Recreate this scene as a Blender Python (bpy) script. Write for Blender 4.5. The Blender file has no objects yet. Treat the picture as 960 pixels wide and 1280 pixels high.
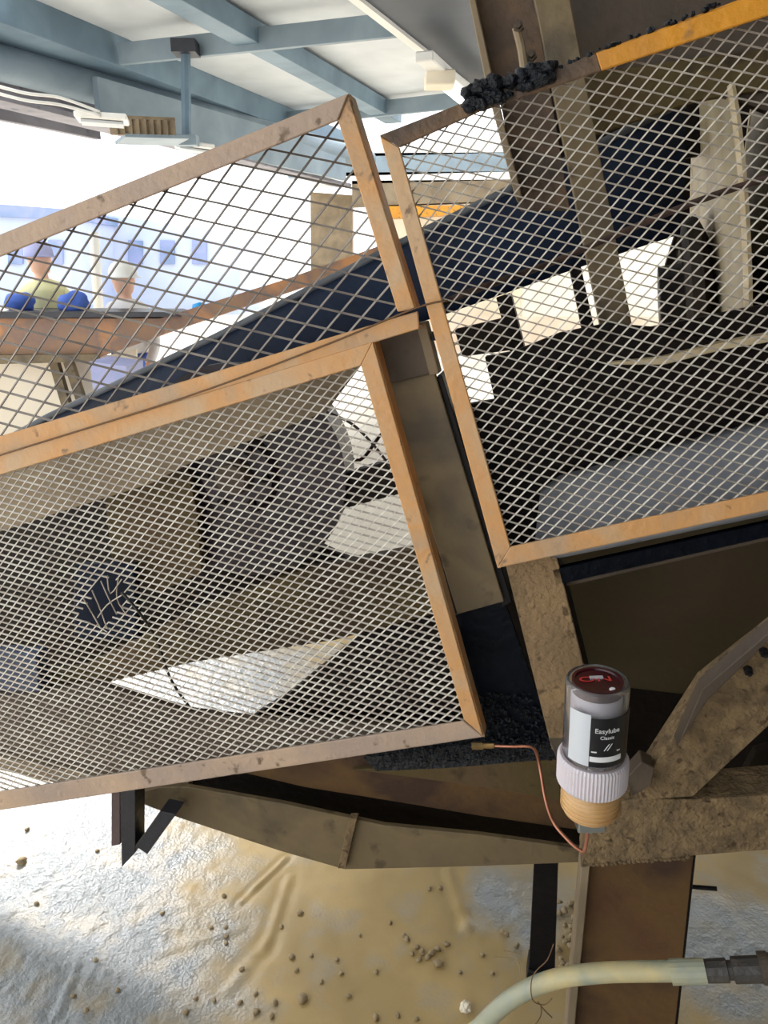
import bpy, bmesh, math, random
from mathutils import Vector, noise
random.seed(7)
S = bpy.context.scene
COL = S.collection
# ------------------------------------------------------------ camera, sky, sun, exposure
PITCH = math.radians(18); CAMZ = 1.6; FPX = 925.0
cd = bpy.data.cameras.new('camera'); cam = bpy.data.objects.new('camera', cd); COL.objects.link(cam)
cam.location = (0, 0, CAMZ); cam.rotation_euler = (math.radians(90) - PITCH, 0, 0)
cd.sensor_fit = 'VERTICAL'; cd.sensor_height = 36; cd.lens = FPX / 1280 * 36; cd.clip_start = .02; cd.clip_end = 300
S.camera = cam
w = bpy.data.worlds.new('sky'); S.world = w; w.use_nodes = True
bg = w.node_tree.nodes['Background']; bg.inputs[0].default_value = (.92, .96, 1, 1); bg.inputs[1].default_value = 1.55
sd = bpy.data.lights.new('sun', 'SUN'); sd.energy = 6.0; sd.angle = math.radians(11); sd.color = (1, .98, .95)
sun = bpy.data.objects.new('sun', sd); COL.objects.link(sun)
sun.rotation_euler = Vector((.37, -.66, -.66)).to_track_quat('-Z', 'Y').to_euler()
S.view_settings.view_transform = 'Standard'; S.view_settings.look = 'None'; S.view_settings.gamma = 1
S.view_settings.exposure = 0.6; S.view_settings.use_curve_mapping = False

# ------------------------------------------------------------ planes of the place
sn, cs = math.sin(PITCH), math.cos(PITCH)
CAM = Vector((0, 0, CAMZ)); U = Vector((0, sn, cs)); F = Vector((0, cs, -sn)); X = Vector((1, 0, 0))
N = Vector((.2095, .9778, 0)).normalized()      # horizontal normal of the guards, pointing away from the aisle
H = Vector((.9778, -.2095, 0)).normalized()     # along the machine, to the right
UP = Vector((0, 0, 1))
def ray(x, y): return F + X * ((x - 480) / FPX) + U * ((640 - y) / FPX)
def G(x, y, k=0.0):                              # point on the vertical plane k metres behind the guards
    r = ray(x, y); return CAM + r * ((1.0 + k) / N.dot(r))
def Z(x, y, z=0.0):                              # point at height z
    r = ray(x, y); return CAM + r * ((z - CAMZ) / r.z)
def Y(x, y, d):                                  # point on the plane y = d
    r = ray(x, y); return CAM + r * (d / r.y)

# ------------------------------------------------------------ materials
def lin(c):
    return tuple(((v / 255) / 12.92 if v / 255 <= .04045 else ((v / 255 + .055) / 1.055) ** 2.4) for v in c) + (1,)
def mat(name, c1, c2=None, c3=None, rough=.6, metal=0.0, scale=6, bump=.15, bscale=60, spots=None, spec=.5, rough2=None, **kw):
    m = bpy.data.materials.new(name); m.use_nodes = True; nt = m.node_tree; b = nt.nodes['Principled BSDF']
    b.inputs['Roughness'].default_value = rough; b.inputs['Metallic'].default_value = metal
    b.inputs['Specular IOR Level'].default_value = spec
    tc = nt.nodes.new('ShaderNodeTexCoord')
    def nz(sc, det=6, dist=0):
        n = nt.nodes.new('ShaderNodeTexNoise'); n.inputs['Scale'].default_value = sc; n.inputs['Detail'].default_value = det
        n.inputs['Distortion'].default_value = dist; nt.links.new(tc.outputs['Object'], n.inputs['Vector']); return n
    if c2 is None: b.inputs['Base Color'].default_value = lin(c1)
    else:
        n = nz(scale, 8, .4); r = nt.nodes.new('ShaderNodeValToRGB'); e = r.color_ramp.elements
        e[0].position = .36; e[0].color = lin(c1); e[1].position = .64; e[1].color = lin(c2)
        if c3: q = e.new(.5); q.color = lin(c3)
        nt.links.new(n.outputs['Fac'], r.inputs['Fac']); out = r.outputs['Color']
        if spots:
            n2 = nz(spots[1], 10, .2); r2 = nt.nodes.new('ShaderNodeValToRGB'); r2.color_ramp.elements[0].position = spots[2]; r2.color_ramp.elements[1].position = min(1, spots[2] + .08)
            mx = nt.nodes.new('ShaderNodeMix'); mx.data_type = 'RGBA'; nt.links.new(n2.outputs['Fac'], r2.inputs['Fac'])
            nt.links.new(r2.outputs['Color'], mx.inputs['Factor']); nt.links.new(out, mx.inputs['A']); mx.inputs['B'].default_value = lin(spots[0]); out = mx.outputs['Result']
        nt.links.new(out, b.inputs['Base Color'])
        if rough2 is not None:
            mr = nt.nodes.new('ShaderNodeMapRange'); mr.inputs['From Min'].default_value = .38; mr.inputs['From Max'].default_value = .62
            mr.inputs['To Min'].default_value = rough; mr.inputs['To Max'].default_value = rough2
            nt.links.new(n.outputs['Fac'], mr.inputs['Value']); nt.links.new(mr.outputs['Result'], b.inputs['Roughness'])
    if bump:
        n3 = nz(bscale, 8); bp = nt.nodes.new('ShaderNodeBump'); bp.inputs['Strength'].default_value = bump; bp.inputs['Distance'].default_value = .01
        nt.links.new(n3.outputs['Fac'], bp.inputs['Height']); nt.links.new(bp.outputs['Normal'], b.inputs['Normal'])
    for k, v in kw.items(): b.inputs[k.replace('_', ' ')].default_value = v
    return m
M = {}
M['tan'] = mat('tan painted steel', (192, 160, 124), (178, 148, 116), (202, 150, 94), rough=.5, scale=7, bump=.2, bscale=90, spots=((130, 102, 74), 38, .64))
M['tanpale'] = mat('dusty pale painted steel', (186, 160, 136), (164, 144, 130), rough=.55, scale=7, bump=.25, bscale=90, spots=((112, 92, 74), 40, .62))
M['orange'] = mat('yellow orange paint', (214, 146, 30), (190, 130, 46), rough=.45, scale=8, bump=.2, spots=((110, 84, 60), 22, .58))
M['dirtybar'] = mat('mud darkened bar', (112, 88, 66), (78, 66, 58), rough=.7, scale=14, bump=.5, bscale=70)
M['strand'] = mat('galvanised strand', (196, 190, 180), (160, 150, 140), rough=.45, metal=.35, scale=30, bump=0)
M['strandbacklit'] = mat('dull backlit strand', (150, 142, 134), (96, 88, 82), rough=.5, metal=.4, scale=8, bump=0)  # wide strand; its backlit darkness against the sky is put into the colour
M['steel'] = mat('dusty steel', (104, 90, 66), (80, 70, 54), (114, 98, 70), rough=.6, scale=5, bump=.25, bscale=50, spots=((78, 66, 46), 16, .60))
M['steelgrey'] = mat('grey brown steel', (92, 80, 68), (72, 64, 56), rough=.6, spec=.25, scale=5, bump=.2, spots=((70, 60, 48), 14, .62))
M['dustpost'] = mat('sand coated post', (150, 124, 88), (126, 104, 76), (138, 114, 84), rough=.85, scale=10, bump=.8, bscale=110, spots=((96, 78, 54), 50, .6))
M['mudcake'] = mat('caked wet sand', (132, 110, 78), (94, 78, 54), (116, 96, 68), rough=.8, scale=28, bump=1.0, bscale=90, spots=((74, 56, 34), 60, .6))
M['rust'] = mat('brown rusted plate', (82, 52, 26), (58, 36, 20), (92, 66, 30), rough=.75, scale=5, bump=.3, bscale=60)
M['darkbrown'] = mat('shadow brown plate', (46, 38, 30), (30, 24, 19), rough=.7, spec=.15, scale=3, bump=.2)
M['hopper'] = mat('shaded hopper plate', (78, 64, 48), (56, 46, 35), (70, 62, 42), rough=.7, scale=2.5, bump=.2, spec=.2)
M['nearblack'] = mat('shaded oily black plate', (16, 12, 11), (26, 19, 15), rough=.55, spec=.15, scale=4, bump=.3)  # oily plates and dark backing; interior shade is put into the colour
M['brownwear'] = mat('worn brown plate', (92, 74, 52), (66, 52, 38), (84, 72, 42), rough=.7, scale=4, bump=.3, spec=.25, spots=((52, 42, 32), 12, .6))
M['beige'] = mat('beige dusted plate', (138, 122, 98), (112, 98, 78), rough=.75, scale=4, bump=.2)
M['flight'] = mat('scoured steel flight', (168, 156, 128), (120, 104, 80), rough=.55, metal=.2, scale=3, bump=.2)
M['rim'] = mat('pale worn rim', (222, 206, 172), (190, 170, 136), rough=.5, scale=20, bump=.3)
M['purple'] = mat('dark violet grey drum', (50, 40, 52), (22, 17, 21), spec=.3, rough=.35, scale=5, bump=.2)
M['belt'] = mat('blue black rubber', (16, 30, 52), (10, 18, 34), rough=.62, spec=.15, scale=5, bump=.15)
M['beltedge'] = mat('grey rubber edge', (84, 88, 96), (60, 64, 70), rough=.5, bump=.1)
M['skirt'] = mat('wet black rubber', (3, 7, 16), (5, 11, 22), spec=.1, rough=.4, scale=14, bump=.3, bscale=60)
M['sludge'] = mat('wet black sludge', (8, 14, 24), (16, 24, 34), spec=.35, rough=.3, scale=30, bump=1.0, bscale=120)
M['greybelt'] = mat('grey sheen rubber', (146, 150, 158), (118, 124, 136), rough=.55, scale=6, bump=.2)  # sky sheen on the return belt, put into a light grey
M['black'] = mat('black painted steel', (14, 14, 17), (22, 20, 22), rough=.5, spec=.2, scale=8, bump=.2)
M['blacksteel'] = mat('slate black steel', (42, 42, 50), (30, 34, 44), rough=.45, scale=8, bump=.2)
M['plumsteel'] = mat('plum grey steel', (92, 76, 76), (74, 60, 62), rough=.5, scale=8, bump=.2)
M['slate'] = mat('slate blue steel', (112, 136, 152), (92, 114, 130), rough=.5, scale=2, bump=.05)
M['slatelight'] = mat('light slate steel', (134, 150, 160), (116, 132, 144), rough=.5, scale=2, bump=.05)
M['slateunlit'] = mat('unlit slate sheet', (58, 68, 80), (48, 58, 70), rough=.5, scale=2, bump=.05)  # unlit roof section, its shade put into the colour
M['panel'] = mat('pale roof sheet', (200, 206, 210), (184, 190, 194), rough=.6, scale=1.5, bump=.05)
M['greyweb'] = mat('weathered grey beam', (128, 126, 134), (106, 104, 112), rough=.6, scale=3, bump=.1, spots=((66, 70, 90), 6, .64))
M['white'] = mat('white enamel', (232, 232, 228), rough=.4, bump=0)
M['cream'] = mat('cream render wall', (240, 232, 214), (230, 218, 196), rough=.85, scale=1, bump=.1)
M['terracotta'] = mat('faded red brown band', (232, 210, 188), (222, 196, 170), rough=.8, scale=2, bump=.1)
M['trough'] = mat('brown ochre channel', (150, 116, 88), (186, 132, 86), (128, 104, 92), rough=.7, scale=3, bump=.2)
M['bluewall'] = mat('pale blue cladding', (178, 190, 220), (190, 200, 226), rough=.7, scale=.6, bump=.02)
M['blueroof'] = mat('blue roof sheet', (116, 138, 172), (148, 156, 200), rough=.6, scale=1, bump=.02)
M['hose'] = mat('cream rubber hose', (200, 184, 134), (176, 168, 132), (150, 156, 140), rough=.4, scale=7, bump=.1, Subsurface_Weight=.05)
M['coupling'] = mat('grimy black coupling', (52, 50, 50), (70, 66, 62), rough=.5, scale=20, bump=.4)
M['copper'] = mat('copper pipe', (196, 136, 112), (166, 108, 88), rough=.3, metal=.75, scale=30, bump=0)
M['brass'] = mat('tarnished brass', (170, 140, 90), (130, 110, 80), rough=.4, metal=.8, scale=40, bump=.1)
M['chrome'] = mat('zinc nut', (150, 156, 160), rough=.3, metal=.9, bump=0)
M['cable'] = mat('black cable', (30, 26, 26), rough=.5, bump=0)
M['rope'] = mat('brown cord', (84, 62, 54), (60, 44, 40), rough=.8, scale=40, bump=.3)
M['wire'] = mat('rusty tie wire', (110, 84, 62), rough=.5, metal=.6, bump=0)
M['blueobj'] = mat('dark blue plastic', (40, 60, 92), (30, 46, 74), rough=.5, bump=.1)
M['cyan'] = mat('cyan plastic', (30, 160, 230), rough=.5, bump=0)
M['lilac'] = mat('lilac plastic', (176, 176, 214), (150, 160, 204), rough=.6, scale=4, bump=.2)
M['pebble'] = mat('mud coated stone', (150, 126, 88), (108, 88, 60), (176, 156, 120), rough=.55, scale=40, bump=.4)
M['palestone'] = mat('pale chalky stone', (232, 222, 200), (206, 192, 166), rough=.6, scale=40, bump=.4)
M['weed'] = mat('dry straw', (150, 130, 90), rough=.8, bump=0)
M['greasecap'] = mat('wine red cap', (66, 10, 24), (50, 6, 18), rough=.25, scale=20, bump=0)
M['redlit'] = mat('bright red print', (206, 60, 52), rough=.4, bump=0)
M['whiteprint'] = mat('white print', (226, 228, 232), rough=.5, bump=0)
M['label'] = mat('black label', (8, 10, 18), rough=.35, bump=0)
M['sticker'] = mat('silver sticker', (200, 206, 216), rough=.35, metal=.2, bump=0)
M['collar'] = mat('milky plastic collar', (206, 200, 208), (190, 182, 190), rough=.35, bump=0, Subsurface_Weight=.1)
M['greasefill'] = mat('tan grease', (206, 164, 112), (190, 146, 96), rough=.35, scale=20, bump=0, Subsurface_Weight=.1)
M['skin'] = mat('skin', (226, 180, 156), rough=.6, bump=0)
M['whitecloth'] = mat('white cloth', (226, 224, 224), rough=.8, bump=0)
M['bluecloth'] = mat('blue cloth', (72, 104, 190), rough=.8, bump=0)
M['yellowcloth'] = mat('pale yellow vest', (226, 222, 170), rough=.8, bump=0)
def glassmat():
    m = bpy.data.materials.new('clear plastic'); m.use_nodes = True; b = m.node_tree.nodes['Principled BSDF']
    b.inputs['Roughness'].default_value = .08; b.inputs['IOR'].default_value = 1.3
    b.inputs['Base Color'].default_value = (.92, .93, .96, 1); b.inputs['Transmission Weight'].default_value = .95; return m
M['clear'] = glassmat()
def emit(name, c, s):
    m = bpy.data.materials.new(name); m.use_nodes = True; b = m.node_tree.nodes['Principled BSDF']
    b.inputs['Base Color'].default_value = (1, 1, 1, 1); b.inputs['Emission Color'].default_value = c; b.inputs['Emission Strength'].default_value = s; return m
M['tube'] = emit('lit tube', (.95, .98, 1, 1), 6)

# ------------------------------------------------------------ objects
def tag(o, label=None, cat=None, group=None, kind=None):
    if label: o['label'] = label
    if cat: o['category'] = cat
    if group: o['group'] = group
    if kind: o['kind'] = kind
    return o
def thing(name, label, cat, loc, group=None):
    o = bpy.data.objects.new(name, None); COL.objects.link(o); o.location = loc; o.empty_display_size = .05
    return tag(o, label, cat, group)
def wloc(o):
    p = Vector(o.location)
    while o.parent: o = o.parent; p += o.location
    return p
def build(bm, name, m, parent=None, bevel=0, smooth=False, label=None, origin=None):
    bmesh.ops.recalc_face_normals(bm, faces=bm.faces)
    if bevel: bmesh.ops.bevel(bm, geom=[e for e in bm.edges if e.calc_face_angle(0) > .5], offset=bevel, segments=1, affect='EDGES', clamp_overlap=True)
    if origin is None:
        if parent: origin = wloc(parent)
        else:
            zs = [v.co for v in bm.verts]; origin = Vector((sum(v.x for v in zs) / len(zs), sum(v.y for v in zs) / len(zs), min(v.z for v in zs)))
    base = wloc(parent) if parent else Vector()
    bmesh.ops.translate(bm, verts=bm.verts, vec=-Vector(origin))
    me = bpy.data.meshes.new(name); bm.to_mesh(me); bm.free()
    if smooth:
        for p in me.polygons: p.use_smooth = True
    me.materials.append(M[m] if isinstance(m, str) else m)
    o = bpy.data.objects.new(name, me); COL.objects.link(o); o.location = Vector(origin) - base
    if parent: o.parent = parent
    if label: o['label'] = label
    return o
def B(): return bmesh.new()
def prism(bm, pts, vec):
    a = [bm.verts.new(p) for p in pts]; b = [bm.verts.new(Vector(p) + vec) for p in pts]
    bm.faces.new(a); bm.faces.new(list(reversed(b)))
    for i in range(len(pts)):
        j = (i + 1) % len(pts); bm.faces.new([a[j], a[i], b[i], b[j]])
    return bm
def plate(bm, px, k, th):       # px: (x, y[, k]) list
    pts = [G(p[0], p[1], p[2] if len(p) > 2 else k) for p in px]; return prism(bm, pts, N * th)
def hplate(bm, px, z, th): return prism(bm, [Z(x, y, z) for x, y in px], UP * th)
def beam(bm, a, b, w, h, side=None):     # box along a-b; w sideways, h up
    a, b = Vector(a), Vector(b); d = (b - a).normalized(); s = side or d.cross(UP)
    s = Vector(s).normalized(); u = s.cross(d).normalized()
    return prism(bm, [a + s * w / 2 + u * h / 2, a - s * w / 2 + u * h / 2, a - s * w / 2 - u * h / 2, a + s * w / 2 - u * h / 2], b - a)
def box(bm, c, hx, hy, hz, ax=None):
    ax = ax or (X, Vector((0, 1, 0)), UP); c = Vector(c)
    return prism(bm, [c - ax[2] * hz + ax[0] * i * hx + ax[1] * j * hy for i, j in ((-1, -1), (1, -1), (1, 1), (-1, 1))], ax[2] * 2 * hz)
def spline(P, n=6):
    P = [Vector(p) for p in P]; out = []
    for i in range(len(P) - 1):
        p0 = P[max(i - 1, 0)]; p1 = P[i]; p2 = P[i + 1]; p3 = P[min(i + 2, len(P) - 1)]
        for j in range(n):
            t = j / n
            out.append(.5 * ((2 * p1) + (p2 - p0) * t + (2 * p0 - 5 * p1 + 4 * p2 - p3) * t * t + (3 * p1 - p0 - 3 * p2 + p3) * t ** 3))
    return out + [P[-1]]
def tube(bm, P, r, seg=10, smooth=6):
    P = spline(P, smooth) if smooth > 1 else [Vector(p) for p in P]
    rings = []; t0 = (P[1] - P[0]).normalized(); u = t0.orthogonal().normalized()
    for i, p in enumerate(P):
        t = (P[min(i + 1, len(P) - 1)] - P[max(i - 1, 0)]).normalized(); u = (u - t * u.dot(t)).normalized(); v = t.cross(u)
        rr = r(i / (len(P) - 1)) if callable(r) else r
        rings.append([bm.verts.new(p + (u * math.cos(a) + v * math.sin(a)) * rr) for a in (2 * math.pi * q / seg for q in range(seg))])
    for a, b in zip(rings, rings[1:]):
        for q in range(seg): bm.faces.new([a[q], a[(q + 1) % seg], b[(q + 1) % seg], b[q]])
    bm.faces.new(list(reversed(rings[0]))); bm.faces.new(rings[-1]); return bm
def lathe(bm, base, axis, prof, seg=32, ribs=None, ref=None):     # prof: list of (height, radius)
    axis = Vector(axis).normalized(); u = (ref or axis.orthogonal()).normalized(); v = axis.cross(u); rings = []
    for h, r in prof:
        rings.append([bm.verts.new(Vector(base) + axis * h + (u * math.cos(a) + v * math.sin(a)) * (r * (1 - (ribs if ribs and q % 2 else 0)))) for q, a in ((q, 2 * math.pi * q / seg) for q in range(seg))])
    for a, b in zip(rings, rings[1:]):
        for q in range(seg): bm.faces.new([a[q], a[(q + 1) % seg], b[(q + 1) % seg], b[q]])
    bm.faces.new(list(reversed(rings[0]))); bm.faces.new(rings[-1]); return bm
def bolt(px, py, k, parent, r=.008, m='steelgrey'):
    p = G(px, py, k); bm = B(); lathe(bm, p + N * .004, -N, [(0, r), (.010, r), (.010, r * .6), (.016, r * .5)], 6); return build(bm, 'bolt', m, parent)
def lump(bm, c, r, sq=.7, sub=2, amp=.35, seed=0):
    g = bmesh.ops.create_icosphere(bm, subdivisions=sub, radius=1)
    for v in g['verts']:
        n = noise.noise(v.co * 1.3 + Vector((seed, seed * 1.7, 0))); q = v.co * (r * (1 + amp * n)); v.co = Vector(c) + Vector((q.x, q.y, q.z * sq))
    return bm

# ------------------------------------------------------------ ground
def seg_d(p, a, b):
    ab = b - a; t = max(0, min(1, (p - a).dot(ab) / ab.length_squared)); return (p - a - ab * t).length, t
ridges = []
for a, b, w_, h_ in [((300, 1128), (358, 1072), .010, .012), ((70, 1270), (96, 1205), .014, .010), ((200, 1190), (300, 1160), .02, .006), ((330, 1190), (362, 1096), .016, .007),
                     ((285, 1240), (330, 1180), .02, .006), ((560, 1090), (585, 1160), .02, .008), ((585, 1160), (660, 1190), .03, .010), ((900, 1130), (945, 1190), .03, .008)]:
    pa, pb = Z(*a), Z(*b); ridges.append((Vector((pa.x, pa.y)), Vector((pb.x, pb.y)), w_ * .8, h_ * .5))
wet_sheen = [(Z(40, 1100), .50), (Z(60, 1250), .42), (Z(905, 1190), .22), (Z(650, 1130), .13), (Z(270, 860), .5)]  # last patch paints pale light onto the floor under the rails
def ground_h(x, y):
    p = Vector((x, y, 0)); q = Vector((x, y))
    rough = max(0, min(1, max(1.25 - (Vector((c.x, c.y)) - q).length / r for c, r in wet_sheen) + .5 * noise.noise(p * 3)))
    h = .010 * noise.noise(p * 1.6) + .003 * noise.noise(p * 5) + .0012 * noise.noise(p * 22)
    h += rough * (.0022 * noise.noise(p * 30) + .0042 * noise.noise(p * 62 + Vector((5, 5, 5))))
    for a, b, w_, h_ in ridges:
        d, t = seg_d(q, a, b)
        if d < w_ * 3: h += h_ * math.exp(-(d / w_) ** 2) * (.7 + .6 * noise.noise(p * 25)) - h_ * .6 * math.exp(-((d - w_ * 1.4) / w_) ** 2)
    return h
def grid(x0, x1, y0, y1, st):
    nx = int((x1 - x0) / st); ny = int((y1 - y0) / st); vs = []; fs = []
    for j in range(ny + 1):
        y = y0 + (y1 - y0) * j / ny
        for i in range(nx + 1):
            x = x0 + (x1 - x0) * i / nx; e = min(i, nx - i, j, ny - j) / 6
            vs.append((x, y, ground_h(x, y) * min(1, e)))
    for j in range(ny):
        for i in range(nx): a = j * (nx + 1) + i; fs.append((a, a + 1, a + nx + 2, a + nx + 1))
    return vs, fs
def mudmat():
    m = bpy.data.materials.new('wet mud floor'); m.use_nodes = True; nt = m.node_tree; b = nt.nodes['Principled BSDF']; L = nt.links.new
    tc = nt.nodes.new('ShaderNodeTexCoord')
    def nz(sc, det=8):
        n = nt.nodes.new('ShaderNodeTexNoise'); n.inputs['Scale'].default_value = sc; n.inputs['Detail'].default_value = det; L(tc.outputs['Object'], n.inputs['Vector']); return n
    a = nz(2.2); r = nt.nodes.new('ShaderNodeValToRGB'); e = r.color_ramp.elements
    e[0].position = .38; e[0].color = lin((160, 136, 88)); e[1].position = .62; e[1].color = lin((190, 162, 108)); L(a.outputs['Fac'], r.inputs['Fac'])
    # wet patches by distance; the sky's grey sheen is put into their colour
    prev = None
    for c, rad in wet_sheen:
        vm = nt.nodes.new('ShaderNodeVectorMath'); vm.operation = 'DISTANCE'; L(tc.outputs['Object'], vm.inputs[0]); vm.inputs[1].default_value = (c.x, c.y, 0)
        mr = nt.nodes.new('ShaderNodeMapRange'); mr.inputs['From Min'].default_value = rad * .55; mr.inputs['From Max'].default_value = rad * 1.35; mr.inputs['To Min'].default_value = 1; mr.inputs['To Max'].default_value = 0
        L(vm.outputs['Value'], mr.inputs['Value'])
        if prev:
            mm = nt.nodes.new('ShaderNodeMath'); mm.operation = 'MAXIMUM'; L(prev, mm.inputs[0]); L(mr.outputs['Result'], mm.inputs[1]); prev = mm.outputs[0]
        else: prev = mr.outputs['Result']
    n2 = nz(9); ad = nt.nodes.new('ShaderNodeMath'); ad.operation = 'MULTIPLY_ADD'; L(n2.outputs['Fac'], ad.inputs[0]); ad.inputs[1].default_value = 2.2; ad.inputs[2].default_value = -1.15
    sm = nt.nodes.new('ShaderNodeMath'); sm.operation = 'ADD'; sm.use_clamp = True; L(prev, sm.inputs[0]); L(ad.outputs[0], sm.inputs[1])
    mx = nt.nodes.new('ShaderNodeMix'); mx.data_type = 'RGBA'; L(sm.outputs[0], mx.inputs['Factor']); L(r.outputs['Color'], mx.inputs['A']); mx.inputs['B'].default_value = lin((146, 150, 152)); L(mx.outputs['Result'], b.inputs['Base Color'])
    rr = nt.nodes.new('ShaderNodeMapRange'); rr.inputs['To Min'].default_value = .55; rr.inputs['To Max'].default_value = .2; L(sm.outputs[0], rr.inputs['Value']); L(rr.outputs['Result'], b.inputs['Roughness'])
    n3 = nz(120); bp = nt.nodes.new('ShaderNodeBump'); bp.inputs['Distance'].default_value = .004
    bs = nt.nodes.new('ShaderNodeMapRange'); bs.inputs['To Min'].default_value = .12; bs.inputs['To Max'].default_value = 1; L(sm.outputs[0], bs.inputs['Value']); L(bs.outputs['Result'], bp.inputs['Strength'])
    L(n3.outputs['Fac'], bp.inputs['Height']); L(bp.outputs['Normal'], b.inputs['Normal']); b.inputs['Specular IOR Level'].default_value = .6
    return m
M['mud'] = mudmat()
M['yard'] = mat('pale sandy yard', (226, 218, 204), (206, 196, 180), rough=.8, scale=.7, bump=.2)
vs, fs = grid(-2.4, 2.2, .6, 3.4, .0085)
me = bpy.data.meshes.new('floor'); me.from_pydata(vs, [], fs); me.materials.append(M['mud'])
for p in me.polygons: p.use_smooth = True
o = bpy.data.objects.new('floor', me); COL.objects.link(o); o['kind'] = 'structure'
bm = B()
for x0, x1, y0, y1 in [(-40, -2.4, -10, 3.4), (2.2, 40, -10, 3.4), (-2.4, 2.2, -10, .6), (-40, 40, 3.4, 60)]:
    q = [bm.verts.new((x, y, 0)) for x, y in ((x0, y0), (x1, y0), (x1, y1), (x0, y1))]; bm.faces.new(q)
tag(build(bm, 'ground', 'yard', origin=(0, 0, 0)), kind='structure')

# ------------------------------------------------------------ roof over the yard
RZ = 4.0
ru = Vector((.39, .92, 0)).normalized(); rv = Vector((.92, -.39, 0)).normalized()
ceil = thing('ceiling', None, None, Z(300, 60, RZ)); ceil['kind'] = 'structure'
# pale sheets between the beams, each its own panel
eA, eB, eC = Z(60, 20, RZ), Z(262, 0, RZ), Z(470, 10, RZ)
def strip(p, wd, a0, a1, z=RZ, th=.05):
    bm = B(); q = [Vector((p.x, p.y, z)) + rv * i + ru * j for i, j in ((0, a0), (wd, a0), (wd, a1), (0, a1))]; return prism(bm, q, UP * th)
w1 = (eB - eA).dot(rv)
for i in range(8):
    for a0, a1 in ((-.8 if i < 3 else -2.2, 1.2), (1.24, 5.0)):
        build(strip(eA, .98 * 1.5, a0, a1), 'roof_panel', 'panel', ceil).location += rv * (i * 1.5)
# unseen roof added over the aisle to shade the machine, with two walls
shed = thing('ceiling', None, None, (3, 1, 3.95)); shed['kind'] = 'structure'
for i in range(6):
    y1 = 5.45 if i == 0 else 7.4; bm = B(); box(bm, (-3.8 + .6 + (0 if i == 0 else -.2 + i * 2.0 - .6 + .2), (y1 - 4.45) / 2, 3.98), .59 if i == 0 else .99, (y1 + 4.45) / 2, .03); build(bm, 'roof_panel', 'panel', shed)  # first panel cut short so sun reaches the left floor
for y_ in (-4.2, -2.4, .2, 2.8, 5.2):
    bm = B(); beam(bm, (-3.8, y_, 3.85), (8.1, y_, 3.85), .12, .2); build(bm, 'added_roof_beam', 'slate', shed)
bm = B(); box(bm, (3.4, .2, 1.98), .06, 3.2, 1.94); tag(build(bm, 'added_wall_right', 'steelgrey'), kind='structure')  # unseen wall added to keep light off the right side
bm = B(); box(bm, (1.45, -3.0, 1.98), 1.9, .06, 1.94); tag(build(bm, 'added_wall_back', 'steelgrey'), kind='structure')  # unseen wall added behind the camera so light comes from the left
# purlins
def cbeam(name, p0, p1, z, w_, h_, m):
    bm = B(); a = Z(p0[0], p0[1], z); b = Z(p1[0], p1[1], z); beam(bm, a, b, w_, h_); return build(bm, name, m, ceil, bevel=.004)
cbeam('purlin', (200, -20), (492, 145), 3.86, .26, .2, 'slate')
cbeam('cross_beam', (150, 68), (600, 20), 3.80, .06, .20, 'slatelight')
cbeam('cross_beam', (330, 152), (640, 118), 3.84, .06, .2, 'slatelight')
build(hplate(B(), [(400, -39), (600, 117), (800, 117), (800, -39)], 3.5, .3), 'rafter', 'slateunlit', ceil)
build(hplate(B(), [(384, -39), (399, -39), (599, 117), (588, 117)], 3.47, .2), 'rafter_edge', 'white', ceil)
# edge beams on the left
cbeam('edge_beam', (-60, 10), (420, 185), 3.85, 1.0, .3, 'slate')
bm = B(); tube(bm, [Z(-60, 62, 3.55), Z(460, 200, 3.55)], .17, 20, 1); build(bm, 'gutter_pipe', 'slatelight', ceil, smooth=True)
cbeam('web_beam', (-60, 100), (120, 142), 3.35, .08, .55, 'greyweb')
cbeam('web_beam', (121, 128), (430, 206), 3.35, .08, .5, 'slatelight')
cbeam('lower_flange', (-60, 112), (430, 232), 3.1, .3, .05, 'greyweb')
# hanging rod with its clamp
t = thing('hanging_rod', 'thin grey rod hanging from the pale cross beam down to the tray', 'rod', Z(232, 60, 3.75))
a = Z(232, 60, 3.75); r_ = ray(233, 176); dd = a.y / r_.y; b_ = CAM + r_ * dd
bm = B(); tube(bm, [a, b_], .05, 8, 1); build(bm, 'rod', 'slate', t)
bm = B(); box(bm, a, .12, .12, .06); build(bm, 'clamp', 'blacksteel', t)
bm = B(); box(bm, b_, .12, .08, .05); build(bm, 'foot', 'slatelight', t)
t = thing('cable_tray', 'perforated pale cable tray under the left roof beam', 'tray', Y(190, 172, 8.1))
q = [Y(150, 174, 8.0), Y(228, 176, 8.3)]
bm = B(); beam(bm, q[0], q[1], .5, .03); build(bm, 'base', 'slatelight', t)
for i in range(9):
    c = q[0].lerp(q[1], (i + .5) / 9); bm = B(); box(bm, c + Vector((0, -.25, .07)), .035, .02, .07); build(bm, 'rung', 'beige', t)
bm = B(); beam(bm, q[0] + Vector((0, -.25, .15)), q[1] + Vector((0, -.25, .15)), .04, .03); build(bm, 'rail', 'beige', t)
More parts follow.
